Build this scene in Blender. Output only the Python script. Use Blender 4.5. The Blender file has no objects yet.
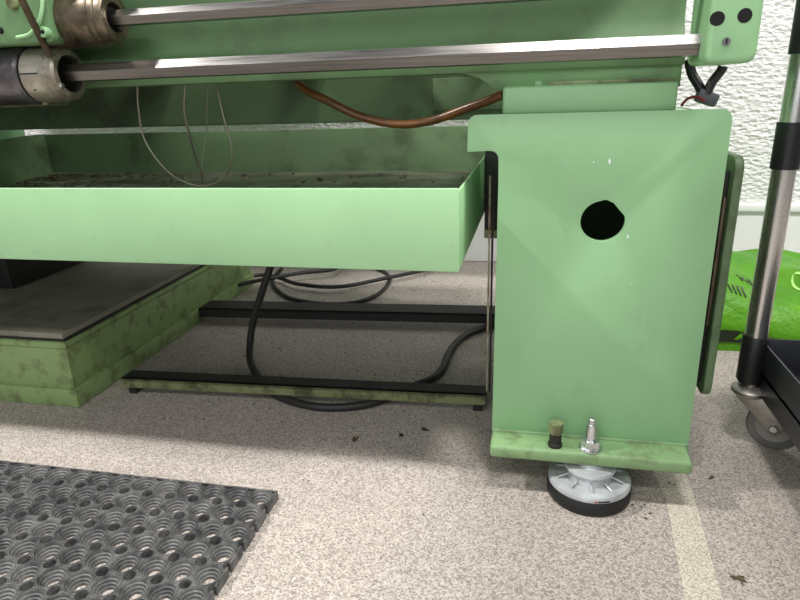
import bpy, bmesh, math, random
from mathutils import Vector, Matrix
random.seed(7)
S = bpy.context.scene
COL = S.collection

# ------------------------------------------------------------------ camera
yaw, pit, rol = 0.22128694, 0.33055479, -0.03353832
H = 0.70
r0 = Vector((math.cos(yaw), math.sin(yaw), 0)); f0 = Vector((-math.sin(yaw), math.cos(yaw), 0)); u0 = Vector((0, 0, 1))
fwd = f0*math.cos(pit) - u0*math.sin(pit); up = u0*math.cos(pit) + f0*math.sin(pit)
rt = r0*math.cos(rol) + up*math.sin(rol); up2 = -r0*math.sin(rol) + up*math.cos(rol)
cd = bpy.data.cameras.new('camera'); cam = bpy.data.objects.new('camera', cd); COL.objects.link(cam)
cam.matrix_world = Matrix(((rt.x, up2.x, -fwd.x, 0), (rt.y, up2.y, -fwd.y, 0), (rt.z, up2.z, -fwd.z, H), (0, 0, 0, 1)))
cd.sensor_fit = 'HORIZONTAL'; cd.sensor_width = 36.0; cd.lens = 36.0*613.71/800.0; cd.clip_start = 0.02
S.camera = cam

# ------------------------------------------------------------------ light
W = bpy.data.worlds.new('world'); S.world = W; W.use_nodes = True
bg = W.node_tree.nodes['Background']; bg.inputs[0].default_value = (0.93, 0.97, 1.0, 1); bg.inputs[1].default_value = 0.25

def area(name, loc, target, sx, sy, power, col=(1, 0.985, 0.965)):
    d = bpy.data.lights.new(name, 'AREA'); d.shape = 'RECTANGLE'; d.size = sx; d.size_y = sy; d.energy = power; d.color = col
    o = bpy.data.objects.new(name, d); COL.objects.link(o); o.location = loc
    o.rotation_euler = (Vector(target) - Vector(loc)).to_track_quat('-Z', 'Y').to_euler()
    return o
# ceiling lamps along the machine, and a second row added as frontal fill
area('overhead_light', (0.25, 0.42, 2.9), (0.25, 0.42, 0), 0.4, 0.20, 38)
area('overhead_light', (-2.45, 0.45, 2.9), (-2.45, 0.45, 0), 0.20, 0.20, 110)
area('overhead_light', (-1.1, -1.3, 2.9), (-1.1, -1.3, 0), 1.2, 0.25, 26)
area('overhead_light', (1.6, -1.3, 2.9), (1.6, -1.3, 0), 1.2, 0.25, 26)
area('overhead_light', (1.9, 0.75, 2.9), (1.9, 0.75, 0), 0.6, 0.25, 96)
# soft fill light added behind the camera to brighten upright faces
area('front_fill_light', (-.6, -2.9, 1.5), (-.6, 0, 1.2), 3.2, 1.4, 40, (.93, .97, 1.0))
vs = S.view_settings
vs.view_transform = 'Standard'; vs.look = 'None'; vs.exposure = 0.0; vs.gamma = 1.0; vs.use_curve_mapping = False

# ------------------------------------------------------------------ materials
def srgb(r, g, b):
    f = lambda c: (c/255/12.92) if c/255 <= 0.04045 else ((c/255+0.055)/1.055)**2.4
    return (f(r), f(g), f(b), 1)
class NT:
    def __init__(s, name):
        s.m = bpy.data.materials.new(name); s.m.use_nodes = True; s.t = s.m.node_tree
        s.b = s.t.nodes['Principled BSDF']; s.tc = s.t.nodes.new('ShaderNodeTexCoord')
    def n(s, ty, **kw):
        x = s.t.nodes.new(ty)
        for k, v in kw.items(): setattr(x, k, v)
        return x
    def l(s, a, b): s.t.links.new(a, b)
    def noise(s, scale, detail=4, rough=.55, mapscale=None):
        x = s.n('ShaderNodeTexNoise'); x.inputs['Scale'].default_value = scale; x.inputs['Detail'].default_value = detail; x.inputs['Roughness'].default_value = rough
        if mapscale:
            mp = s.n('ShaderNodeMapping'); mp.inputs['Scale'].default_value = mapscale; s.l(s.tc.outputs['Object'], mp.inputs[0]); s.l(mp.outputs[0], x.inputs['Vector'])
        else: s.l(s.tc.outputs['Object'], x.inputs['Vector'])
        return x.outputs['Fac']
    def ramp(s, fac, stops):
        x = s.n('ShaderNodeValToRGB'); e = x.color_ramp.elements
        while len(e) < len(stops): e.new(0.5)
        for i, (p, c) in enumerate(stops): e[i].position = p; e[i].color = c
        s.l(fac, x.inputs[0]); return x.outputs[0]
    def mix(s, fac, a, b, mode='MIX'):
        x = s.n('ShaderNodeMix', data_type='RGBA', blend_type=mode)
        for sock, v in ((x.inputs[0], fac), (x.inputs[6], a), (x.inputs[7], b)):
            if isinstance(v, (tuple, float, int)): sock.default_value = v
            else: s.l(v, sock)
        return x.outputs[2]
    def bump(s, fac, strength, dist):
        x = s.n('ShaderNodeBump'); x.inputs['Strength'].default_value = strength; x.inputs['Distance'].default_value = dist
        s.l(fac, x.inputs['Height']); s.l(x.outputs[0], s.b.inputs['Normal'])
    def base(s, c):
        if isinstance(c, tuple): s.b.inputs['Base Color'].default_value = c
        else: s.l(c, s.b.inputs['Base Color'])
    def set(s, rough=None, metal=None, coat=None, spec=None):
        if rough is not None:
            if isinstance(rough, float): s.b.inputs['Roughness'].default_value = rough
            else: s.l(rough, s.b.inputs['Roughness'])
        if metal is not None: s.b.inputs['Metallic'].default_value = metal
        if coat is not None: s.b.inputs['Coat Weight'].default_value = coat
        if spec is not None: s.b.inputs['Specular IOR Level'].default_value = spec
        return s.m
BW = lambda v: (v, v, v, 1)
def paint(name, c, dirt=0.25, dirtcol=srgb(84, 78, 52), dscale=9, lo=.55, rough=.36):
    t = NT(name)
    v = t.ramp(t.noise(5, 4), [(.3, BW(.93)), (.7, BW(1.05))])
    col = t.mix(1.0, c, v, 'MULTIPLY')
    d = t.ramp(t.noise(dscale, 8, .68), [(lo, BW(0)), (lo+.13, BW(dirt))])
    chips = t.ramp(t.noise(70, 3, .6), [(.73, BW(0)), (.76, BW(dirt*1.6))])
    col = t.mix(d, col, dirtcol); col = t.mix(chips, col, srgb(95, 88, 60))
    t.base(col); t.bump(t.noise(28, 4), .12, .004)
    return t.set(rough, 0.0)
GREEN = srgb(141, 184, 136)
M = {}
M['green'] = paint('green_paint', GREEN, .22, lo=.60)
M['bed'] = paint('bed_shaded_green', srgb(98, 132, 88), .35, srgb(60, 62, 40), 6, .56, .6)  # lathe green darkened to stand in for shade, with oily dirt
M['flange'] = paint('scuffed_flange_paint', srgb(126, 158, 110), .5, srgb(88, 88, 56), 24, .50, .5)
M['dusty'] = paint('dusty_plinth_top', srgb(138, 136, 120), .5, srgb(70, 68, 54), 6, .5, .6)
M['tray'] = paint('tray_paint', srgb(165, 209, 158), .34, lo=.61, dscale=13)
M['green_dirty'] = paint('greasy_green_paint', srgb(124, 132, 92), .75, srgb(62, 56, 38), 26, .47)
M['plinth'] = paint('worn_plinth_paint', srgb(140, 166, 108), .55, srgb(84, 76, 48), 22, .50, .45)
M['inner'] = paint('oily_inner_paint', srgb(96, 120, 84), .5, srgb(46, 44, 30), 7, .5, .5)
def simple(name, c, rough=.5, metal=0.0, spec=None): t = NT(name); t.base(c); return t.set(rough, metal, None, spec)
M['black'] = simple('black_plastic', srgb(24, 24, 26), .42)
M['oil_shade'] = simple('oily_shade_black', srgb(30, 29, 26), .6)  # oily black steel, also used where black stands in for deep shade
M['white'] = simple('white_print', srgb(232, 232, 232), .5)
M['red'] = simple('red_print', srgb(180, 26, 26), .5)
M['rubber'] = simple('black_rubber', srgb(26, 26, 27), .62)
M['hole'] = simple('recess_shade_black', srgb(10, 10, 10), .9)  # near-black put in for the shade inside holes, bores and slots
def metal(name, c, rough, grain=(2, 60, 60), var=.25):
    t = NT(name); n = t.noise(6, 5, .6, grain)
    t.base(t.mix(1.0, c, t.ramp(n, [(.3, BW(1-var)), (.7, BW(1.0))]), 'MULTIPLY'))
    t.set(t.ramp(n, [(.3, BW(rough*.8)), (.7, BW(rough*1.25))]), 1.0); return t.m
M['rod'] = metal('worn_steel_rod', srgb(140, 137, 134), .32, (1.5, 60, 60), .4)
M['steel'] = metal('brushed_steel', srgb(214, 212, 208), .26, (90, 90, 1))
M['zinc'] = metal('bright_zinc', srgb(222, 224, 226), .25)
t = NT('cast_aluminium'); t.base(t.ramp(t.noise(30, 4), [(.35, srgb(176, 180, 182)), (.65, srgb(204, 208, 208))])); M['alu'] = t.set(.48, .35)
M['darkalu'] = metal('cast_aluminium_recess', srgb(176, 180, 182), .5, (20, 20, 20), .2)
M['caster'] = metal('galvanised_caster', srgb(176, 172, 164), .45, (8, 8, 8), .3)
def worn(name, a, b, metalness=.85, rough=.42, sc=14):
    t = NT(name); t.base(t.ramp(t.noise(sc, 7, .7), [(.36, a), (.62, b)])); t.bump(t.noise(60, 3), .15, .002); return t.set(rough, metalness)
M['hub'] = worn('stained_collar_steel', srgb(58, 48, 36), srgb(138, 126, 108), .8, .4)
M['ring'] = worn('grey_collar_steel', srgb(104, 92, 74), srgb(190, 184, 170), .75, .42)
M['blued'] = worn('oily_blued_steel', srgb(62, 50, 38), srgb(120, 118, 124), .8, .3, 10)
M['lever'] = worn('brown_lever_steel', srgb(64, 54, 42), srgb(104, 92, 74), .7, .45)
M['wheel'] = simple('grey_caster_rubber', srgb(104, 102, 98), .6)
M['wheelhub'] = simple('caster_hub_plastic', srgb(140, 136, 128), .5)
M['trolley'] = simple('dark_powder_coat', srgb(38, 40, 46), .38)
M['cable'] = simple('black_cable', srgb(38, 37, 35), .5)
M['hose'] = worn('amber_hose', srgb(62, 38, 14), srgb(112, 70, 26), 0.0, .32, 12)
M['wire'] = simple('thin_steel_wire', srgb(150, 146, 128), .38, .5)
M['redwire'] = simple('red_wire', srgb(120, 24, 34), .45)
M['connector'] = simple('grey_connector', srgb(78, 78, 84), .5)
M['leaf'] = simple('dry_brown_leaf', srgb(96, 84, 60), .8)
M['chip'] = simple('dark_swarf', srgb(52, 46, 36), .6)
t = NT('bag_plastic'); n = t.noise(8, 4)
t.base(t.ramp(n, [(.3, srgb(66, 130, 14)), (.7, srgb(94, 156, 26))])); t.bump(t.noise(22, 4, .6), .5, .02); M['bag'] = t.set(.46, 0.0, None, .3)
M['print'] = simple('black_print', srgb(20, 34, 12), .45)
M['paleprint'] = simple('pale_print', srgb(176, 226, 120), .45)
# mat rubber with dust
t = NT('mat_rubber'); t.base(t.ramp(t.noise(35, 6, .7), [(.38, srgb(60, 60, 61)), (.66, srgb(118, 117, 115))])); M['mat'] = t.set(.6, 0.0)
# speckled vinyl floor
t = NT('speckled_floor')
vr = t.n('ShaderNodeTexVoronoi'); vr.inputs['Scale'].default_value = 380; t.l(t.tc.outputs['Object'], vr.inputs['Vector'])
sx = t.n('ShaderNodeSeparateColor'); t.l(vr.outputs['Color'], sx.inputs[0])
sp = t.ramp(sx.outputs[0], [(.05, srgb(136, 126, 117)), (.45, srgb(173, 163, 154)), (.95, srgb(202, 192, 183))])
big = t.ramp(t.noise(3.0, 5, .6), [(.35, BW(.90)), (.65, BW(1.03))])
col = t.mix(1.0, sp, big, 'MULTIPLY')
spots = t.ramp(t.noise(16, 6, .72), [(.665, BW(0)), (.70, BW(.55))])
col = t.mix(spots, col, srgb(112, 96, 74))
t.base(col); M['floor'] = t.set(.62, 0.0)
t = NT('worn_floor_tape')
col = t.ramp(t.noise(330, 2, .6), [(.36, srgb(158, 148, 130)), (.55, srgb(210, 202, 186)), (.7, srgb(222, 215, 202))])
col = t.mix(t.ramp(t.noise(22, 6, .7), [(.56, BW(0)), (.7, BW(.5))]), col, srgb(170, 156, 132)); t.base(col); M['tape'] = t.set(.6, 0.0)
# textured wall covering
t = NT('textured_wall'); t.base(srgb(243, 241, 240))
vo = t.n('ShaderNodeTexVoronoi', feature='SMOOTH_F1'); vo.inputs['Scale'].default_value = 62; vo.inputs['Smoothness'].default_value = .5
mp = t.n('ShaderNodeMapping'); mp.inputs['Scale'].default_value = (.75, 1, 1.35); mp.inputs['Rotation'].default_value = (0, .35, 0)
nz = t.n('ShaderNodeTexNoise'); nz.inputs['Scale'].default_value = 60; nz.inputs['Detail'].default_value = 3; nz.inputs['Distortion'].default_value = 1.2
t.l(t.tc.outputs['Object'], mp.inputs[0]); t.l(mp.outputs[0], vo.inputs['Vector']); t.l(mp.outputs[0], nz.inputs['Vector'])
ad = t.n('ShaderNodeMath', operation='ADD'); t.l(vo.outputs['Distance'], ad.inputs[0]); t.l(nz.outputs['Fac'], ad.inputs[1])
t.bump(ad.outputs[0], .75, .012); M['wall'] = t.set(.7, 0.0)
M['panel'] = simple('white_skirting_panel', srgb(244, 242, 242), .5)

# ------------------------------------------------------------------ helpers
def link(name, me, mat, parent=None):
    o = bpy.data.objects.new(name, me); COL.objects.link(o)
    if mat is not None and not me.materials: me.materials.append(M[mat])
    if parent: o.parent = parent
    return o
def obj(name, bm, mat, parent=None, smooth=True, angle=38):
    bmesh.ops.recalc_face_normals(bm, faces=bm.faces)
    me = bpy.data.meshes.new(name); bm.to_mesh(me); bm.free()
    if smooth:
        me.polygons.foreach_set('use_smooth', [True]*len(me.polygons))
        me.set_sharp_from_angle(angle=math.radians(angle))
    return link(name, me, mat, parent)
def empty(name, loc=(0, 0, 0)):
    o = bpy.data.objects.new(name, None); COL.objects.link(o); o.location = loc; o.empty_display_size = .05; return o
def tag(o, label, cat, group=None, kind=None):
    if label: o['label'] = label
    if cat: o['category'] = cat
    if group: o['group'] = group
    if kind: o['kind'] = kind
    return o
def bevel(bm, w, seg=2, ang=30):
    es = [e for e in bm.edges if len(e.link_faces) == 2 and e.calc_face_angle(0) > math.radians(ang)]
    bmesh.ops.bevel(bm, geom=es, offset=w, segments=seg, profile=.5, affect='EDGES', clamp_overlap=True)
def box(x0, x1, y0, y1, z0, z1, bw=0, seg=2, bm=None):
    b = bmesh.new()
    bmesh.ops.create_cube(b, size=1)
    for v in b.verts: v.co = Vector(((x0+x1)/2+v.co.x*(x1-x0), (y0+y1)/2+v.co.y*(y1-y0), (z0+z1)/2+v.co.z*(z1-z0)))
    if bw: bevel(b, bw, seg)
    return merge(bm, b)
def merge(bm, b):
    if bm is None: return b
    me = bpy.data.meshes.new('tmp'); b.to_mesh(me); b.free(); bm.from_mesh(me); bpy.data.meshes.remove(me); return bm
def lathe_shape(prof, axis='Z', n=32, c=(0, 0, 0), bm=None):
    """prof: list of (radius, height); closed with caps where the radius is 0"""
    b = bmesh.new(); rings = []
    for r, h in prof:
        if r < 1e-6: rings.append([b.verts.new((0, 0, h))])
        else: rings.append([b.verts.new((r*math.cos(2*math.pi*i/n), r*math.sin(2*math.pi*i/n), h)) for i in range(n)])
    for a, d in zip(rings, rings[1:]):
        for i in range(n):
            j = (i+1) % n
            if len(a) == 1 and len(d) == 1: continue
            if len(a) == 1: b.faces.new((a[0], d[i], d[j]))
            elif len(d) == 1: b.faces.new((a[i], a[j], d[0]))
            else: b.faces.new((a[i], a[j], d[j], d[i]))
    R = {'Z': Matrix.Identity(3), 'X': Matrix(((0, 0, 1), (0, 1, 0), (-1, 0, 0))), 'Y': Matrix(((1, 0, 0), (0, 0, 1), (0, -1, 0)))}[axis]
    for v in b.verts: v.co = R @ v.co + Vector(c)
    return merge(bm, b)
def smoothpts(pts, sub=8):
    P = [Vector(p) for p in pts]; out = []
    for i in range(len(P)-1):
        p0 = P[max(i-1, 0)]; p1 = P[i]; p2 = P[i+1]; p3 = P[min(i+2, len(P)-1)]
        for k in range(sub):
            t = k/sub
            out.append(.5*((2*p1)+(p2-p0)*t+(2*p0-5*p1+4*p2-p3)*t*t+(3*p1-p0-3*p2+p3)*t**3))
    out.append(P[-1]); return out
def tube(pts, r, n=10, sub=8, bm=None):
    P = smoothpts(pts, sub) if sub > 1 else [Vector(p) for p in pts]
    b = bmesh.new(); rings = []; nrm = None
    for i, p in enumerate(P):
        t = (P[min(i+1, len(P)-1)]-P[max(i-1, 0)]).normalized()
        if nrm is None:
            nrm = t.orthogonal().normalized()
        nrm = (nrm - t*nrm.dot(t)).normalized(); bn = t.cross(nrm)
        rings.append([b.verts.new(p+r*(nrm*math.cos(2*math.pi*k/n)+bn*math.sin(2*math.pi*k/n))) for k in range(n)])
    for a, d in zip(rings, rings[1:]):
        for k in range(n): b.faces.new((a[k], a[(k+1) % n], d[(k+1) % n], d[k]))
    b.faces.new(rings[0][::-1]); b.faces.new(rings[-1])
    return merge(bm, b)
def plate(outline, holes, plane, c0, c1, bw=0, seg=2, bm=None):
    """extrude a 2-D outline (with holes). plane 'XZ' -> along Y, 'XY' -> along Z, 'YZ' -> along X"""
    def P(u, v, w): return {'XZ': (u, w, v), 'XY': (u, v, w), 'YZ': (w, u, v)}[plane]
    b = bmesh.new(); edges = []
    for loop in [outline]+holes:
        vs_ = [b.verts.new(P(u, v, c0)) for u, v in loop]
        edges += [b.edges.new((vs_[i], vs_[(i+1) % len(vs_)])) for i in range(len(vs_))]
    if holes:
        res = bmesh.ops.triangle_fill(b, use_beauty=True, use_dissolve=False, edges=edges)
        faces = [f for f in res['geom'] if isinstance(f, bmesh.types.BMFace)]
    else:
        faces = [b.faces.new(b.verts[:])] if not b.verts.ensure_lookup_table() else None
    ex = bmesh.ops.extrude_face_region(b, geom=faces)
    d = Vector(P(0, 0, c1-c0)) if plane != 'YZ' else Vector((c1-c0, 0, 0))
    bmesh.ops.translate(b, vec=d, verts=[v for v in ex['geom'] if isinstance(v, bmesh.types.BMVert)])
    bmesh.ops.recalc_face_normals(b, faces=b.faces)
    if bw: bevel(b, bw, seg, 45)
    return merge(bm, b)
def rrect(x0, x1, z0, z1, r, n=5, corners=(1, 1, 1, 1)):
    pts = []
    for k, (cx, cz, a0) in enumerate(((x1-r, z1-r, 0), (x0+r, z1-r, 90), (x0+r, z0+r, 180), (x1-r, z0+r, 270))):
        if corners[k]:
            for i in range(n+1):
                a = math.radians(a0+90*i/n); pts.append((cx+r*math.cos(a), cz+r*math.sin(a)))
        else: pts.append(((x1, z1), (x0, z1), (x0, z0), (x1, z0))[k])
    return pts
def circle(cx, cz, r, n=40): return [(cx+r*math.cos(2*math.pi*i/n), cz+r*math.sin(2*math.pi*i/n)) for i in range(n)]
def hexprism(c, r, h, axis='Z', rot=0):
    b = bmesh.new()
    bot = [b.verts.new((r*math.cos(rot+math.pi/3*i), r*math.sin(rot+math.pi/3*i), 0)) for i in range(6)]
    top = [b.verts.new((v.co.x, v.co.y, h)) for v in bot]
    b.faces.new(bot[::-1]); b.faces.new(top)
    for i in range(6): b.faces.new((bot[i], bot[(i+1) % 6], top[(i+1) % 6], top[i]))
    R = {'Z': Matrix.Identity(3), 'X': Matrix(((0, 0, 1), (0, 1, 0), (-1, 0, 0))), 'Y': Matrix(((1, 0, 0), (0, 0, 1), (0, -1, 0)))}[axis]
    for v in b.verts: v.co = R @ v.co + Vector(c)
    return b

# ------------------------------------------------------------------ setting
tag(obj('floor', box(-4.5, 3.5, -3, 2.56, -.05, 0), 'floor', smooth=False), 'beige grey speckled vinyl floor', None, kind='structure')
tag(obj('wall_back', box(-4.5, 3.5, 2.53, 2.65, .252, 3.2), 'wall', smooth=False), 'white wall with embossed textured covering', None, kind='structure')
tr = tag(obj('trim_1', box(-4.5, 3.5, 2.522, 2.62, 0.002, .252, 0), 'panel', smooth=False), 'smooth white skirting panel under the textured wall', None, kind='structure')
obj('ledge', box(-4.5, 3.5, 2.508, 2.524, .224, .250, .003), 'panel', tr)

# ------------------------------------------------------------------ the lathe
L = tag(empty('lathe', (0.11, 1.3, 0)), 'green painted metal lathe with square end pedestal and two long steel rods', 'lathe')
def lp(name, bm, mat, parent=None, label=None, **k):
    o = obj(name, bm, mat, **k); p = parent or L; o.parent = p
    # parents sit at (0.11,1.3,0) or at the origin; keep world coordinates
    if p is L: o.location = (-.11, -1.3, 0)
    if label: o['label'] = label
    return o
# pedestal
b = box(-.052, -.044, 1.02, 1.70, .09, .650)
box(.262, .2705, 1.02, 1.70, .09, .650, bm=b); box(-.052, .2705, 1.692, 1.70, .09, .650, bm=b); box(-.052, .270, 1.02, 1.70, .642, .650, .002, bm=b)
ped = lp('pedestal', b, 'green')
XL0, XL1, XR, ZT, ZB = -.0575, -.0605, .2790, .6580, .088
out = [(XL1, ZB), (XR, ZB)]
rr = .016
for i in range(6):
    a = math.radians(90*i/5); out.append((XR-.001-rr+rr*math.cos(a), ZT-rr+rr*math.sin(a)))
hx = -.1075; hr = .014
for i in range(6):
    a = math.radians(90+90*i/5); out.append((hx+hr+hr*math.cos(a), ZT-hr+hr*math.sin(a)))
out += [(hx-.001, .6010), (-.075, .6025)]
for i in range(1, 6):
    a = math.radians(90-90*i/5*1.0); out.append((-.0715+.013*math.cos(a)*1.0, .5895+.013*math.sin(a)))
out += [(XL0-.0005, .55)]
hole = []
for i in range(44):
    a = 2*math.pi*i/44; r = .0335
    if 0.25 < a < 1.15: r = .0335-.0035*math.sin((a-.25)/.9*math.pi)
    if 1.35 < a < 1.7: r += .0015
    hole.append((.1080+r*1.02*math.cos(a), .4905+r*.98*math.sin(a)))
lp('front_panel', plate(out, [hole], 'XZ', 1.012, 1.022, .0028, 3), 'green', ped)
# small flakes of bare filler on the front
for fx, fz, fs in ((.1115, .5840, .0042), (.0880, .5835, .0018), (.0460, .5815, .0012), (.1590, .3880, .0014), (.1480, .4660, .0030)):
    lp('paint_flake', plate([(fx-fs*.5, fz), (fx-fs*.1, fz+fs*1.3), (fx+fs*.45, fz+fs*.3), (fx+fs*.15, fz-fs*1.2)], [], 'XZ', 1.0116, 1.0124), 'white', bpy.data.objects['pedestal'])
# rounded right corner of the cast front, turning into the side
lp('corner_post', plate([(XR-.022, 1.0145), (XR-.006, 1.0145), (XR-.002, 1.017), (XR-.0005, 1.024), (XR-.004, 1.08), (XR-.022, 1.08)], [], 'XY', .09, .652, .002), 'green', ped)
lp('base_flange', box(-.0605, .2770, .957, 1.735, .0715, .0955, .006, 3), 'flange', ped)
# weld bead between panel and flange
lp('weld_bead', tube([(-.058, 1.011, .096), (.08, 1.010, .0965), (.18, 1.011, .096), (.276, 1.012, .096)], .0032, 8, 6), 'flange', ped)
# the side cover on the right with a black block standing in for the shaded gap
cv = lp('side_cover', plate(rrect(1.058, 1.50, .166, .585, .022), [], 'YZ', .3035, .3185, .004), 'inner', ped)
lp('gap_shade_block', box(.2705, .303, 1.075, 1.48, .19, .56, .002), 'oil_shade', ped, label='black block standing in for the shaded gap between pedestal and side cover')
lp('hinge_strip', box(.2955, .3015, 1.066, 1.080, .30, .52, .0015), 'lever', ped)
# the inner bracket left of the pedestal, its unlit darkness painted black
lp('rear_bracket', box(-.1110, -.0525, 1.41, 1.46, .384, .640, .002), 'oil_shade', ped, label='rear bracket painted black for the shade around it')
lp('bracket_foot', box(-.1110, -.0525, 1.405, 1.47, .366, .385, .002), 'green_dirty', ped)
# old black bolt with green head
bb = lathe_shape([(0, .094), (.0125, .094), (.0125, .101), (.0105, .102), (.0105, .124), (0, .127)], c=(.0525, .976, 0), n=18)
ob = lp('old_bolt', bb, 'oil_shade', ped)
h = hexprism((.0525, .976, .122), .0128, .0190); bevel(h, .002, 1); lp('bolt_head', h, 'green_dirty', ob)
# levelling foot
foot = lp('levelling_foot', lathe_shape([(0, 0), (.069, 0), (.072, .004), (.0725, .024), (.070, .0285), (0, .0285)], c=(.115, .984, 0), n=56), 'rubber', label='black rubber base')
disc = lp('metal_disc', lathe_shape([(0, .026), (.0690, .026), (.0712, .0285), (.0712, .0345), (.0690, .0380), (.0600, .0400), (.0575, .0362), (.0400, .0380), (.036, .0470), (.034, .050), (0, .050)], c=(.115, .984, 0), n=56), 'alu', foot, label='ribbed aluminium disc')
for k in range(10):
    a = math.radians(18+36*k); c, s = math.cos(a), math.sin(a)
    lp('rib', tube([(.115+.035*c, .984+.035*s, .0445), (.115+.0590*c, .984+.0590*s, .0385)], .0021, 6, 1), 'alu', foot)
lp('cap', lathe_shape([(0, .048), (.030, .048), (.0425, .053), (.0445, .057), (.0430, .061), (.026, .0640), (.020, .0720), (0, .072)], c=(.115, .984, 0), n=48), 'alu', foot)
stud = lp('stud', lathe_shape([(0, .06), (.0095, .06), (.0095, .1400), (.0085, .1430), (.0062, .1435), (.0062, .1530), (.0050, .1545), (0, .1545)], c=(.1125, .978, 0), n=20), 'zinc', foot)
nutb = hexprism((.1125, .978, .0975), .0172, .0160, rot=.35); bevel(nutb, .0012, 1); lp('nut', nutb, 'zinc', foot)
lp('washer', lathe_shape([(0, .0955), (.0200, .0955), (.0200, .0978), (0, .0978)], c=(.1125, .978, 0), n=28), 'zinc', foot)
# small printed maker's mark on the rim
for nm, a0, a1, mt in (('red_mark', -86.5, -83.5, 'red'), ('dark_mark', -82.5, -66, 'black')):
    bm = bmesh.new(); q = []
    for i in range(7):
        a = math.radians(a0+(a1-a0)*i/6); q.append([bm.verts.new((.115+.0715*math.cos(a), .984+.0715*math.sin(a), z)) for z in (.0297, .0328)])
    for x, y in zip(q, q[1:]): bm.faces.new((x[0], y[0], y[1], x[1]))
    lp(nm, bm, mt, foot)
# bed: front wall with lip, right part coming down to the foot
def xprofile(prof, x0, x1, bw=0): return plate(prof, [], 'YZ', x0, x1, bw)
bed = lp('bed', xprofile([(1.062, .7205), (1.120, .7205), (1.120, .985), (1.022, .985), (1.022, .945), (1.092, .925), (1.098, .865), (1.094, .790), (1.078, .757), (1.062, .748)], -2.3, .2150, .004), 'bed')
# curved drop at the right end of the bed opening
c = [(-.150, .7225), (-.118, .7195), (-.094, .712), (-.078, .700), (-.066, .690), (-.055, .690), (.212, .690), (.212, .7225)]
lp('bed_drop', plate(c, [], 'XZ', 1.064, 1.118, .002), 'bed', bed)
lp('rear_wall', box(-2.3, .215, 1.400, 1.430, .632, .985, .004), 'inner', bed)
for x in (-2.0, -1.62, -1.24, -.86, -.48, -.10, .18):
    lp('cross_rib', box(x-.016, x+.016, 1.118, 1.402, .74, .93, .004), 'inner', bed)
for y0, y1 in ((1.025, 1.125), (1.385, 1.44)):
    lp('bedway', box(-2.3, .215, y0, y1, .984, 1.02, .003), 'rod', bed)
bf = lp('bed_foot', box(-.0550, .2020, 1.024, 1.445, .655, .6985, .005, 3), 'green', bed)
lp('clip', box(-.006, .004, 1.028, 1.040, .697, .7055, .001), 'green', bed)
lp('joint_strip', box(.014, .200, 1.050, 1.066, .6975, .7035, .001), 'green_dirty', bed)
lp('chip_deflector', box(-.225, -.060, 1.396, 1.402, .652, .720, .002), 'inner', bed)
lp('shade_guard', box(-2.3, .10, 1.86, 1.866, .70, 1.55), 'green', bed)  # unseen guard added behind the bed to darken the space under the machine
# the two rods (hexagonal shafts)
b = hexprism((-2.25, 1.0, .7450), .0160, 2.48, 'X', math.radians(84)); bevel(b, .0012, 2)
lp('feed_rod', b, 'rod', label='lower worn steel hexagonal rod', angle=20)
b = hexprism((-2.25, 1.0, .8270), .0132, 2.48, 'X', math.radians(84)); bevel(b, .0012, 2)
lp('control_rod', b, 'rod', label='upper worn steel hexagonal rod', angle=20)
# end bracket
def soft_box(x0, x1, y0, y1, z0, z1, r, bw):
    return plate(rrect(x0, x1, z0, z1, r), [], 'XZ', y0, y1, bw, 4)
b = soft_box(.2165, .2800, .950, 1.064, .7185, .8600, .012, .006)
eb = lp('end_bracket', b, 'green')
for (x, z, r) in ((.2240+.002, .7745, .0088), (.2585, .7765, .0088)):
    lp('bolt_hole', lathe_shape([(0, 0), (r, 0), (r+.0006, .0012), (r-.0012, .0016), (0, .0010)], 'Y', 24, (x, .9496, z)), 'hole', eb)
sc = lp('screw', lathe_shape([(0, 0), (.0050, 0), (.0050, .0022), (0, .0022)], 'Y', 18, (.2400, .9478, .7460)), 'rod', eb)
lp('screw_slot', box(.2390, .2410, .9470, .9480, .7425, .7495), 'hole', eb)
# apron at the left edge with its collars, lever and oil pipe
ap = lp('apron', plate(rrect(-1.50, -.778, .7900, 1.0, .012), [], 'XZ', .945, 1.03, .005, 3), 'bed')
lp('saddle', box(-1.46, -.84, .95, 1.50, 1.022, 1.12, .01), 'green', ap)
lp('apron_underside', box(-1.50, -.86, 1.0, 1.058, .692, .76, .006), 'green_dirty', ap)
lp('lug', lathe_shape([(0, 0), (.0075, 0), (.0085, .0015), (.0085, .012), (0, .012)], 'Y', 20, (-.7880, .9350, .8060)), 'green', ap)
lp('lug_hole', lathe_shape([(0, 0), (.0034, 0), (0, .0008)], 'Y', 14, (-.7870, .9346, .8060)), 'hole', ap)
lp('oil_pipe', tube([(-.776, .940, .875), (-.778, .938, .852), (-.785, .937, .832), (-.797, .937, .8155), (-.818, .938, .8035), (-.843, .941, .8010)], .0030, 8), 'tray', ap)
lp('oil_plug', lathe_shape([(0, 0), (.009, 0), (.011, .002), (.011, .012), (0, .012)], 'Y', 18, (-.838, .938, .853)), 'green_dirty', ap)
lp('oil_plug', lathe_shape([(0, 0), (.004, 0), (.005, .002), (.005, .012), (0, .012)], 'Y', 14, (-.874, .940, .813)), 'hole', ap)
def collar(name, x0, x1, z, r, ri, mat, chamfer=.004, steps=()):
    prof = [(ri, x0-x0)]
    prof = [(ri, 0), (r-chamfer, 0), (r, chamfer)]
    for (xs, rs) in steps: prof += [(prof[-1][0], xs-x0), (rs, xs-x0+.0015)]
    rl = prof[-1][0]
    prof += [(rl, x1-x0-chamfer), (rl-chamfer, x1-x0), (ri, x1-x0), (ri, 0)]
    return lathe_shape(prof, 'X', 44, (x0, 1.0, z))
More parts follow.
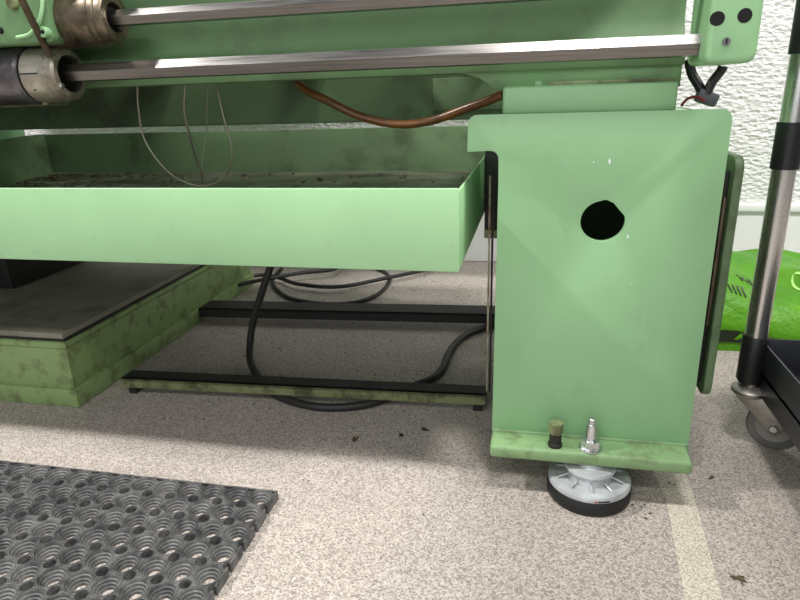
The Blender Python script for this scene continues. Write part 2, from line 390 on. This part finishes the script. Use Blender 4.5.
uc = lp('upper_collar', collar('c', -.822, -.6960, .8285, .0450, .0235, 'hub', .004, ((-.7220, .0425), (-.7110, .0400))), 'hub')
lp('bore', lathe_shape([(.012, 0), (.026, 0), (.026, .003), (.012, .003)], 'X', 28, (-.7070, 1.0, .8275)), 'hole', uc)
lc = lp('lower_collar', collar('c', -.8700, -.8020, .7440, .0460, .0310, 'ring', .004, ((-.8200, .0440),)), 'ring')
lp('bore', lathe_shape([(.012, 0), (.031, 0), (.031, .003), (.012, .003)], 'X', 28, (-.8190, 1.0, .7450)), 'hole', lc)
lp('slit', box(-.8700, -.8300, .9530, .9560, .7440, .7460), 'hole', lc)
lp('grub_screw', lathe_shape([(0, 0), (.003, 0), (0, .001)], 'Y', 12, (-.8480, .9610, .7200)), 'hole', lc)
lp('pin', lathe_shape([(0, 0), (.006, 0), (.0045, .006), (0, .007)], 'X', 14, (-.8060, .972, .7240)), 'zinc', lc)
lp('hub_sleeve', lathe_shape([(0, 0), (.045, 0), (.050, .004), (.050, .150), (.046, .155), (0, .155)], 'X', 44, (-1.026, 1.0, .7440)), 'blued')
lp('lever', tube([(-.8005, .957, .7705), (-.7915, .910, .8500), (-.789, .895, .890)], .0058, 12, 4), 'lever')
# headstock pedestal standing back on the plinth in the dark
lp('headstock', box(-2.4, -1.55, 1.0, 1.62, 1.02, 1.45, .02), 'green', label='headstock casing')
lp('headstock_pedestal', box(-2.28, -1.62, 1.13, 1.76, .192, .722, .01), 'green')
lp('pedestal_foot_box', box(-1.62, -1.45, 1.40, 1.78, .192, .415, .01), 'oil_shade', label='box painted black for the deep shade under the tray')  # black colour stands in for the deep shade here
# tie bars between the pedestal and the left base
def bar(y0, y1, x0, x1, z0, h, d):
    b = bmesh.new()
    for (dy0, dy1, za, zb) in ((0, .006, z0, z0+h), (0, d, z0+h-.006, z0+h)):
        vs8 = [b.verts.new((x, y+dy, z)) for z in (za, zb) for (x, y) in ((x0, y0), (x1, y1)) for dy in (dy0, dy1)]
        for q in ((0, 1, 3, 2), (4, 5, 7, 6), (0, 2, 6, 4), (1, 3, 7, 5), (0, 1, 5, 4), (2, 3, 7, 6)): b.faces.new([vs8[i] for i in q])
    return b
tb = lp('tie_bar', bar(1.1976, 1.2421, -.986, -.090, .0205, .0245, .046), 'oil_shade', label='angle iron tie bar, black top', smooth=False)
b = bar(1.1966, 1.2411, -.987, -.0905, .0200, .0240, .0012)
lp('bar_face', b, 'green_dirty', tb, smooth=False)
lp('bar_foot', box(-.975, -.955, 1.205, 1.238, 0, .0205), 'oil_shade', tb)
lp('bar_foot', box(-.118, -.098, 1.247, 1.280, 0, .0205), 'oil_shade', tb)
rb = lp('tie_bar', bar(1.690, 1.752, -1.05, -.060, .020, .030, .08), 'oil_shade', label='rear tie bar', smooth=False)
lp('upright', box(-.0905, -.0865, 1.254, 1.260, .0470, .53), 'ring', tb)
lp('upright', box(-.0840, -.0800, 1.254, 1.262, .0470, .53), 'oil_shade', tb)

# ------------------------------------------------------------------ chip tray
T = tag(empty('chip_tray', (-.8, 1.38, .41)), 'long light green sheet metal chip tray hanging under the lathe bed', 'tray')
def tp(name, bm, mat, **k):
    o = obj(name, bm, mat, **k); o.parent = T; o.location = (.8, -1.38, -.41); return o
tp('front_panel', box(-1.585, -.1125, .9300, .9340, .4230, .5555, .0018, 3), 'tray')
tp('end_panel', box(-.1170, -.1125, .9320, 1.802, .4230, .5500, .0014, 2), 'tray')
b = plate([(.932, .423), (1.80, .423), (1.80, .598), (1.70, .598), (.932, .55)], [], 'YZ', -1.589, -1.585, 0); tp('end_panel', b, 'inner')
tp('back_panel', box(-1.585, -.118, 1.796, 1.802, .423, .596, .0015), 'inner')
b = bmesh.new(); vs4 = [b.verts.new(p) for p in ((-1.585, .932, .430), (-.115, .932, .430), (-.115, 1.798, .4725), (-1.585, 1.798, .4725))]
f = b.faces.new(vs4); e = bmesh.ops.extrude_face_region(b, geom=[f]); bmesh.ops.translate(b, vec=(0, 0, -.004), verts=[v for v in e['geom'] if isinstance(v, bmesh.types.BMVert)])
t = NT('oily_tray_floor')
cc = t.ramp(t.noise(4, 7, .65, (1, 3, 1)), [(.35, srgb(52, 50, 40)), (.55, srgb(96, 98, 82)), (.72, srgb(128, 130, 112))])
t.base(cc); M['trayfloor'] = t.set(t.ramp(t.noise(6, 5), [(.4, BW(.22)), (.65, BW(.5))]), 0.0)
tp('tray_floor', b, 'trayfloor', smooth=False)
# dried swarf heap at the left of the tray
b = bmesh.new()
for i in range(420):
    x = -1.56+abs(random.gauss(0, .20)); y = random.uniform(1.42, 1.76)
    if random.random() < .12: x, y = random.uniform(-1.3, -.18), random.uniform(1.44, 1.76)
    z = .425+(y-.968)/.83*.0475+.002; a = random.random()*6.28; l = random.uniform(.004, .014); w = random.uniform(.002, .006); hgt = random.uniform(.001, .004)
    c, s = math.cos(a), math.sin(a)
    p = [b.verts.new((x+c*dx-s*dy, y+s*dx+c*dy, z)) for dx, dy in ((-l, -w), (l, -w*.6), (l*.8, w), (-l*.7, w*.8))]
    q = b.verts.new((x, y, z+hgt))
    for k in range(4): b.faces.new((p[k], p[(k+1) % 4], q))
    b.faces.new(p[::-1])
tp('swarf_litter', b, 'lever', smooth=False)['kind'] = 'stuff'

# ------------------------------------------------------------------ plinth
PL = tag(empty('machine_plinth', (-1.6, 1.55, 0)), 'low worn green metal plinth with flat top on the floor under the tray', 'plinth')
def pp(name, bm, mat, **k): o = obj(name, bm, mat, **k); o.parent = PL; o.location = (1.6, -1.55, 0); return o
pp('body', box(-2.4, -1.0600, 1.127, 2.10, .030, .160, .002), 'plinth')
pp('base_strip', box(-2.4, -1.0510, 1.117, 2.11, 0, .0460, .003), 'plinth')
pp('moulding', box(-2.4, -1.0560, 1.122, 2.10, .1480, .1660, .006, 3), 'plinth')
pp('groove', box(-2.4, -1.0620, 1.130, 2.10, .160, .1780, 0), 'oil_shade')
pp('top_plate', box(-2.4, -1.0570, 1.122, 2.105, .1760, .1900, .002), 'dusty')

# ------------------------------------------------------------------ rubber mat
def make_mat(nx, ny, p, xr, yb):
    rs = .0098; hz = .018
    base_ang = [0, 10, 20] ; qa = math.degrees(math.atan((p/2-rs)/(p/2)))
    arc = [qa, 34, 38, 41.5, 45, 48.5, 52, 56, 90-qa]
    ang = []
    for q in range(4): ang += [q*90+a for a in base_ang+arc+[70, 80]]
    n = len(ang); outer = []; isarc = []
    for a in ang:
        A = math.radians(a % 90); c, s = math.cos(A), math.sin(A); h2 = p/2
        if qa-1e-6 <= (a % 90) <= 90-qa+1e-6:
            k = h2*(c+s); d = k-math.sqrt(max(k*k-(2*h2*h2-rs*rs), 0)); isarc.append(True)
        else: d = h2/max(c, s); isarc.append(False)
        outer.append((d*math.cos(math.radians(a)), d*math.sin(math.radians(a))))
    octr = []
    for a in ang:
        A = math.radians(((a+22.5) % 45)-22.5); octr.append(1/math.cos(A))
    rings = []
    rings.append([(x, y, 0) for x, y in outer]); rings.append([(x, y, hz) for x, y in outer])
    def ring(r, z, o=0): return [(r*(1+(octr[i]-1)*o)*math.cos(math.radians(a)), r*(1+(octr[i]-1)*o)*math.sin(math.radians(a)), z) for i, a in enumerate(ang)]
    def inset(f, z): return [((1-f)*x+f*.0198*math.cos(math.radians(a)), (1-f)*y+f*.0198*math.sin(math.radians(a)), z) for (x, y), a in zip(outer, ang)]
    rings += [inset(.25, hz), inset(.36, hz-.0016), inset(.62, hz-.0016), inset(.74, hz), ring(.0198, hz, .6), ring(.0190, .0135, .3), ring(.0168, .0128), ring(.0164, .0088), ring(.0138, .0080), ring(.0134, .0045), ring(.0106, .0038), ring(.0102, 0)]
    V = []; Fc = []
    for i in range(nx):
        for j in range(ny):
            cx = xr-p/2-i*p; cy = yb-p/2-j*p; b0 = len(V)
            jit = (random.random()-.5)*.0006
            for R in rings: V += [(cx+x, cy+y, z+jit*(z > .001)) for x, y, z in R]
            for k in range(len(rings)-1):
                for m in range(n):
                    m2 = (m+1) % n
                    if k == 0:
                        seg_arc = isarc[m] and isarc[m2]
                        mid = ang[m]
                        edge = (i == 0 and (mid < 45 or mid >= 315)) or (j == 0 and 45 <= mid < 135) or (i == nx-1 and 135 <= mid < 225) or (j == ny-1 and 225 <= mid < 315)
                        if not (seg_arc or edge): continue
                    Fc.append((b0+k*n+m, b0+k*n+m2, b0+(k+1)*n+m2, b0+(k+1)*n+m))
    def bx(x0, x1, y0, y1, z1):
        b0 = len(V)
        V.extend([(x, y, z) for z in (0, z1) for (x, y) in ((x0, y0), (x1, y0), (x1, y1), (x0, y1))])
        for q in ((0, 1, 5, 4), (1, 2, 6, 5), (2, 3, 7, 6), (3, 0, 4, 7), (4, 5, 6, 7)): Fc.append(tuple(b0+k for k in q))
    for j in range(ny): bx(xr-.0022, xr+.0008, yb-(j+1)*p+.004, yb-j*p-(.004 if j else 0), hz-.0004)
    bx(xr-nx*p, xr+.0008, yb-.0022, yb+.0008, hz-.0004)
    me = bpy.data.meshes.new('rubber_mat'); me.from_pydata(V, [], Fc); me.update()
    me.polygons.foreach_set('use_smooth', [True]*len(me.polygons)); me.set_sharp_from_angle(angle=math.radians(40))
    return me
mo = link('rubber_mat', make_mat(20, 12, .0467, -.4362, .8690), 'mat')
mo.location.z = .0004
tag(mo, 'black honeycomb rubber ring mat lying on the floor', 'mat')

# ------------------------------------------------------------------ floor tape
b = plate([(.2365, 1.10), (.2480, .985), (.2320, .755), (.222, .60), (.276, .60), (.2830, .76), (.2985, 1.02), (.296, 1.10)], [], 'XY', .0002, .0008)
tag(obj('floor_tape', b, 'tape', smooth=False), 'worn pale strip of tape stuck on the floor beside the pedestal', 'tape')

# ------------------------------------------------------------------ trolley
TR = tag(empty('trolley', (.75, .95, 0)), 'dark steel trolley with chrome pole and grey caster at the right edge', 'trolley')
def rp(name, bm, mat, parent=None, label=None, **k):
    o = obj(name, bm, mat, **k); o.parent = parent or TR
    if parent is None: o.location = (-.75, -.95, 0)
    if label: o['label'] = label
    return o
tx0, tx1, ty0, ty1 = .446, 1.05, .66, 1.245
b = box(tx0, tx1, ty0, ty1, .150, .156)
rp('base_tray', b, 'trolley')
rp('tray_side', box(tx0, tx0+.004, ty0, ty1, .110, .212, .001), 'trolley'); rp('tray_side', box(tx1-.004, tx1, ty0, ty1, .110, .212, .001), 'trolley')
rp('tray_side', box(tx0, tx1, ty0, ty0+.004, .110, .212, .001), 'trolley'); rp('tray_side', box(tx0, tx1, ty1-.004, ty1, .110, .212, .001), 'trolley')
def caster(x, y, ang):
    R = Matrix.Translation((x, y, 0)) @ Matrix.Rotation(ang, 4, 'Z')
    def tf(bm):
        bm.transform(R); return bm
    pl = lathe_shape([(0, .106), (.030, .106), (.034, .110), (.034, .116), (.026, .122), (0, .122)], n=28)
    c = rp('caster', tf(pl), 'caster', label='galvanised swivel caster')
    for s in (-1, 1):
        o2 = [(-.026, .112), (.026, .112), (.036, .100), (.066, .062), (.067, .046), (.058, .036), (.044, .038), (.034, .052), (-.018, .098)]
        rp('fork', tf(plate(o2, [], 'XZ', s*.017-.0015, s*.017+.0015, .0006)), 'caster', c)
    w = rp('wheel', tf(lathe_shape([(.034, -.011), (.046, -.011), (.0500, -.006), (.0500, .006), (.046, .011), (.034, .011), (.034, -.011)], 'Y', 40, (.052, 0, .0500))), 'wheel', c)
    rp('wheel_hub', tf(lathe_shape([(0, -.012), (.010, -.012), (.012, -.006), (.030, -.007), (.0345, -.009), (.0345, .009), (.030, .007), (.012, .006), (.010, .012), (0, .012)], 'Y', 32, (.052, 0, .0500))), 'wheelhub', c)
    rp('axle', tf(lathe_shape([(0, -.024), (.006, -.024), (.0075, -.0195), (.0075, .0195), (.006, .024), (0, .024)], 'Y', 18, (.052, 0, .0500))), 'zinc', c)
    rp('stem', tf(lathe_shape([(0, .115), (.011, .115), (.011, .152), (0, .152)], n=20)), 'caster', c)
caster(.434, 1.215, -.42)
caster(1.03, 1.20, .5); caster(1.03, .70, .3); caster(.462, .70, 2.6)
for k, (x, y) in enumerate(((.432, 1.224), (1.03, 1.224))):
    rp('pole', lathe_shape([(0, .20), (.0200, .20), (.0200, .98), (0, .98)], n=40, c=(x, y, 0)), 'steel')
    rp('pole_socket', lathe_shape([(0, .126), (.0190, .126), (.0235, .134), (.0235, .222), (.0215, .226), (0, .226)], n=32, c=(x, y, 0)), 'black')
    rp('grip_sleeve', lathe_shape([(.0195, .545), (.0235, .545), (.0235, .625), (.0195, .625)], n=32, c=(x, y, 0)), 'black')
    rp('pole_cap', lathe_shape([(.0195, .735), (.0235, .735), (.0235, .99), (0, .99)], n=32, c=(x, y, 0)), 'black')

# unseen upper tray added to the trolley for the shade it casts
rp('added_upper_tray', box(tx0, tx1, ty0, ty1, .735, .741), 'trolley')
rp('added_upper_tray_side', box(tx0, tx0+.004, ty0, ty1, .735, .80, .001), 'trolley'); rp('added_upper_tray_side', box(tx1-.004, tx1, ty0, ty1, .735, .80, .001), 'trolley')
rp('added_upper_tray_side', box(tx0, tx1, ty0, ty0+.004, .735, .80, .001), 'trolley'); rp('added_upper_tray_side', box(tx0, tx1, ty1-.004, ty1, .735, .80, .001), 'trolley')

# ------------------------------------------------------------------ green bag
def bagpt(u, v, off=0.0):
    """u across (0 left .. 1 right), v around the front from floor (0) over the top (1) to the back floor (2)"""
    x = .40+u*.85
    hgt = .172+.030*math.sin(u*7+1.2)+.018*math.sin(u*17)
    y0 = 1.66+.02*math.sin(u*9); y1 = 2.36
    a = math.pi*(v/2)
    ca, sa = math.cos(a), math.sin(a)
    e = .62
    yy = (y0+y1)/2-(y1-y0)/2*math.copysign(abs(ca)**e, ca); zz = hgt*(abs(sa)**e)
    end = (1-abs(2*u-1)**6)**.5 if abs(2*u-1) < 1 else 0
    zz = zz*(.35+.65*end)+.012*math.sin(v*9+u*14)*sa*end+.006*math.sin(v*23+u*31)*sa
    n = Vector((0, -ca, sa))
    return Vector((x, yy, max(zz, 0.0)))+n*off
b = bmesh.new(); NU, NV = 60, 44; g = [[b.verts.new(bagpt(i/NU, 2*j/NV)) for j in range(NV+1)] for i in range(NU+1)]
for i in range(NU):
    for j in range(NV): b.faces.new((g[i][j], g[i+1][j], g[i+1][j+1], g[i][j+1]))
b.faces.new(g[0]); b.faces.new(g[NU][::-1])
for i in range(1): pass
bag = tag(obj('plastic_bag', b, 'bag', angle=70), 'bright lime green printed plastic sack lying on the floor by the wall', 'bag')
def decal(name, quads, mat, off=.0022):
    bm = bmesh.new()
    for (u0, v0, u1, v1, wu, wv) in quads:
        N = 8; a = []
        for i in range(N+1):
            t_ = i/N; u = u0+(u1-u0)*t_; v = v0+(v1-v0)*t_
            a.append((bm.verts.new(bagpt(u-wu, v-wv, off)), bm.verts.new(bagpt(u+wu, v+wv, off))))
        for p_, q_ in zip(a, a[1:]): bm.faces.new((p_[0], q_[0], q_[1], p_[1]))
    o = obj(name, bm, mat); o.parent = bag; return o
decal('printed_strokes', [(.185+.020*k, .80, .200+.020*k, .60, .0045, .0) for k in range(4)], 'print')
decal('printed_strokes', [(.150+.014*k, .54, .158+.014*k, .44, .0025, .0) for k in range(4)], 'print')
decal('printed_band', [(.10, .060, .62, .060, 0, .034)], 'print')
def letter(strokes, u, v, su, sv): return [(u+a*su, v+c*sv, u+e*su, v+f*sv, (.006 if abs(e-a) < abs(f-c) else 0), (0 if abs(e-a) < abs(f-c) else .006)) for a, c, e, f in strokes]
D_ = [(0, 0, 0, 1), (0, 0, .7, 0), (0, 1, .7, 1), (.8, .1, .8, .9)]
A_ = [(0, 0, .4, 1), (.4, 1, .8, 0), (.2, .4, .6, .4)]
q = []
for k, gl in enumerate((A_, D_, D_, A_, D_)): q += letter(gl, .17+k*.055, .040, .042, .040)
decal('printed_letters', q, 'bag', .0036)
decal('printed_strokes', [(.42+.02*k, .58, .43+.02*k, .44, .003, .0) for k in range(3)], 'print')
ringq = [(.395+.018*math.cos(a), .80+.07*math.sin(a), .395+.018*math.cos(a+.55), .80+.07*math.sin(a+.55), .004, .006) for a in [k*.5236 for k in range(12)]]
decal('printed_ring', ringq, 'paleprint')

# ------------------------------------------------------------------ cables, hose, wires
cr = .0098
P = [(-.655, 1.47, .40), (-.672, 1.465, .29), (-.699, 1.455, .215), (-.738, 1.45, .118), (-.752, 1.44, .052), (-.728, 1.385, .016), (-.642, 1.276, .0100), (-.565, 1.219, .0100), (-.468, 1.193, .0100), (-.377, 1.214, .0100), (-.317, 1.264, .0100), (-.275, 1.325, .0100), (-.235, 1.374, .0100), (-.217, 1.433, .0100), (-.212, 1.550, .0100), (-.187, 1.660, .0100), (-.115, 1.755, .0100), (-.02, 1.80, .0100)]
tag(obj('power_cable', tube(P, cr, 12, 8), 'cable'), 'thick black cable hanging from the tray and looping under the front tie bar', 'cable')
Z = .0075
def fcable(pts, label, r=.0075, z=Z):
    o = obj('floor_cable', tube([(x, y, z) for x, y in pts], r, 10, 8), 'cable'); tag(o, label, 'cable', 'black cables coiled behind the rear tie bar'); return o
fcable([(-1.02, 2.30), (-1.00, 2.17), (-.956, 2.07), (-.839, 1.942), (-.674, 1.897), (-.565, 1.953), (-.526, 2.094), (-.553, 2.259), (-.651, 2.38)], 'black cable lying in a wide loop on the floor behind the rear tie bar')
fcable([(-1.15, 1.99), (-1.06, 2.15), (-.96, 2.13), (-.85, 2.06), (-.687, 2.045), (-.53, 2.18), (-.401, 2.303), (-.36, 2.38)], 'black cable running diagonally across the coil toward the wall', z=.0228)
fcable([(-1.10, 1.92), (-1.00, 2.04), (-.878, 2.150), (-.772, 2.205), (-.755, 2.30), (-.79, 2.42)], 'short black cable bending back toward the wall inside the coil', z=.0381)
HP = [(-.437, 1.133, .750), (-.434, 1.131, .722), (-.408, 1.112, .703), (-.363, 1.092, .684), (-.305, 1.090, .657), (-.237, 1.088, .6425), (-.175, 1.085, .648), (-.115, 1.070, .667), (-.082, 1.055, .677), (-.0556, 1.044, .687)]
tag(obj('coolant_hose', tube(HP, .0074, 12, 8), 'hose'), 'amber brown hose sagging below the lathe bed beside the pedestal', 'hose')
def wire(pts, r, label):
    tag(obj('wire', tube(pts, r, 8, 8), 'wire'), label, 'wire', 'thin wires hanging into the chip tray')
wire([(-.806, 1.2, .790), (-.811, 1.2, .7256), (-.8163, 1.2, .6863), (-.816, 1.2, .6257), (-.7958, 1.2, .5798), (-.7619, 1.2, .5417), (-.7224, 1.2, .5224), (-.6924, 1.2, .5182), (-.6514, 1.2, .5287), (-.6248, 1.2, .5556), (-.6155, 1.2, .5923), (-.6182, 1.2, .6224), (-.6248, 1.2, .656), (-.633, 1.2, .72), (-.640, 1.2, .790)], .0020, 'thin wire hanging in a wide loop over the chip tray')
wire([(-.652, 1.126, .77), (-.6577, 1.126, .7225), (-.672, 1.134, .6755), (-.6779, 1.15, .6212), (-.6872, 1.18, .5707), (-.6869, 1.19, .5489), (-.6988, 1.208, .5224)], .0026, 'stiff pale wire dropping from the bed into the tray')
wire([(-.655, 1.235, .79), (-.6745, 1.235, .700), (-.6865, 1.235, .6322), (-.6965, 1.225, .5809), (-.7042, 1.22, .5451)], .0012, 'very thin short wire beside the stiff pale wire')
# cables and plug at the right end of the bed
CB = tag(empty('connector_plug', (.25, 1.08, .658)), 'dark plug with black cables below the end bracket', 'connector')
def cp(name, bm, mat): o = obj(name, bm, mat); o.parent = CB; o.location = (-.25, -1.08, -.658); return o
b = box(-.016, .016, -.011, .011, -.008, .012, .004); b.transform(Matrix.Translation((.2545, 1.08, .6705)) @ Matrix.Rotation(.35, 4, 'Y'))
cp('plug_body', b, 'connector')
cp('cable', tube([(.250, 1.082, .678), (.242, 1.084, .692), (.232, 1.088, .708), (.2250, 1.09, .73)], .0075, 10), 'black')
cp('cable', tube([(.254, 1.075, .678), (.259, 1.075, .695), (.269, 1.075, .710), (.2715, 1.075, .7170)], .0072, 10), 'black')
cp('cable', tube([(.259, 1.088, .680), (.268, 1.09, .697), (.277, 1.09, .710), (.280, 1.09, .7170)], .0035, 8), 'wire')
cp('red_wire', tube([(.250, 1.07, .668), (.237, 1.062, .6745), (.223, 1.058, .672), (.215, 1.056, .662)], .0022, 8), 'redwire')

# ------------------------------------------------------------------ litter on the floor
def scrap(name, x, y, s, mat, label, cat, lobes=3):
    b = bmesh.new()
    for k in range(lobes):
        a = random.random()*6.28; l = s*random.uniform(.7, 1.3); w = s*random.uniform(.12, .3)
        ox, oy = x+random.uniform(-.4, .4)*s, y+random.uniform(-.4, .4)*s; c, sn = math.cos(a), math.sin(a)
        p = [b.verts.new((ox+c*dx-sn*dy, oy+sn*dx+c*dy, .0005+dz)) for dx, dy, dz in ((-l, 0, 0), (0, -w, .001), (l, 0, 0), (0, w, .001))]
        q = [b.verts.new((ox+c*dx-sn*dy, oy+sn*dx+c*dy, .002+dz)) for dx, dy, dz in ((-l*.9, 0, .002), (0, -w*.8, .003), (l*.9, 0, .001), (0, w*.8, .003))]
        b.faces.new(p[::-1]); b.faces.new(q)
        for i in range(4): b.faces.new((p[i], p[(i+1) % 4], q[(i+1) % 4], q[i]))
    tag(obj(name, b, mat, smooth=False), label, cat)
scrap('dry_leaf', .316, .806, .010, 'leaf', 'curled brown dry leaf scrap on the floor right of the tape', 'leaf', 4)
scrap('dry_leaf', .340, 1.064, .008, 'leaf', 'small dark dry scrap on the floor beside the base flange', 'leaf', 3)
scrap('oil_crumb', -.258, 1.118, .007, 'chip', 'dark oily crumb on the floor left of the two near the tie bar', 'crumb', 4)
scrap('oil_crumb', -.212, 1.146, .007, 'chip', 'dark oily crumb on the floor nearest the tie bar end', 'crumb', 4)
scrap('oil_crumb', -.352, 1.085, .009, 'leaf', 'brown smeared crumb on the floor in front of the tie bar', 'crumb', 4)
b = bmesh.new()
def crumb(x, y, s):
    a = random.random()*6.28; c, sn = math.cos(a), math.sin(a); l, w = s, s*random.uniform(.3, .8)
    p = [b.verts.new((x+c*dx-sn*dy, y+sn*dx+c*dy, .0003)) for dx, dy in ((-l, -w*.4), (l*.3, -w), (l, w*.3), (-l*.4, w))]
    q = b.verts.new((x, y, .0006+s*.6))
    for k in range(4): b.faces.new((p[k], p[(k+1) % 4], q))
    b.faces.new(p[::-1])
for i in range(150): crumb(random.uniform(-.95, -.06), random.uniform(1.08, 2.3), random.uniform(.0012, .0042))
for i in range(40): crumb(random.uniform(-.42, .42), random.uniform(.80, 1.08), random.uniform(.001, .0026))
for x, y in ((.188, .959), (.214, .94), (.205, .925), (.27, 1.03), (.262, 1.035)): crumb(x, y, .004)
tag(obj('floor_swarf', b, 'chip', smooth=False), 'scattered dark metal crumbs on the floor around the lathe', 'swarf', kind='stuff')
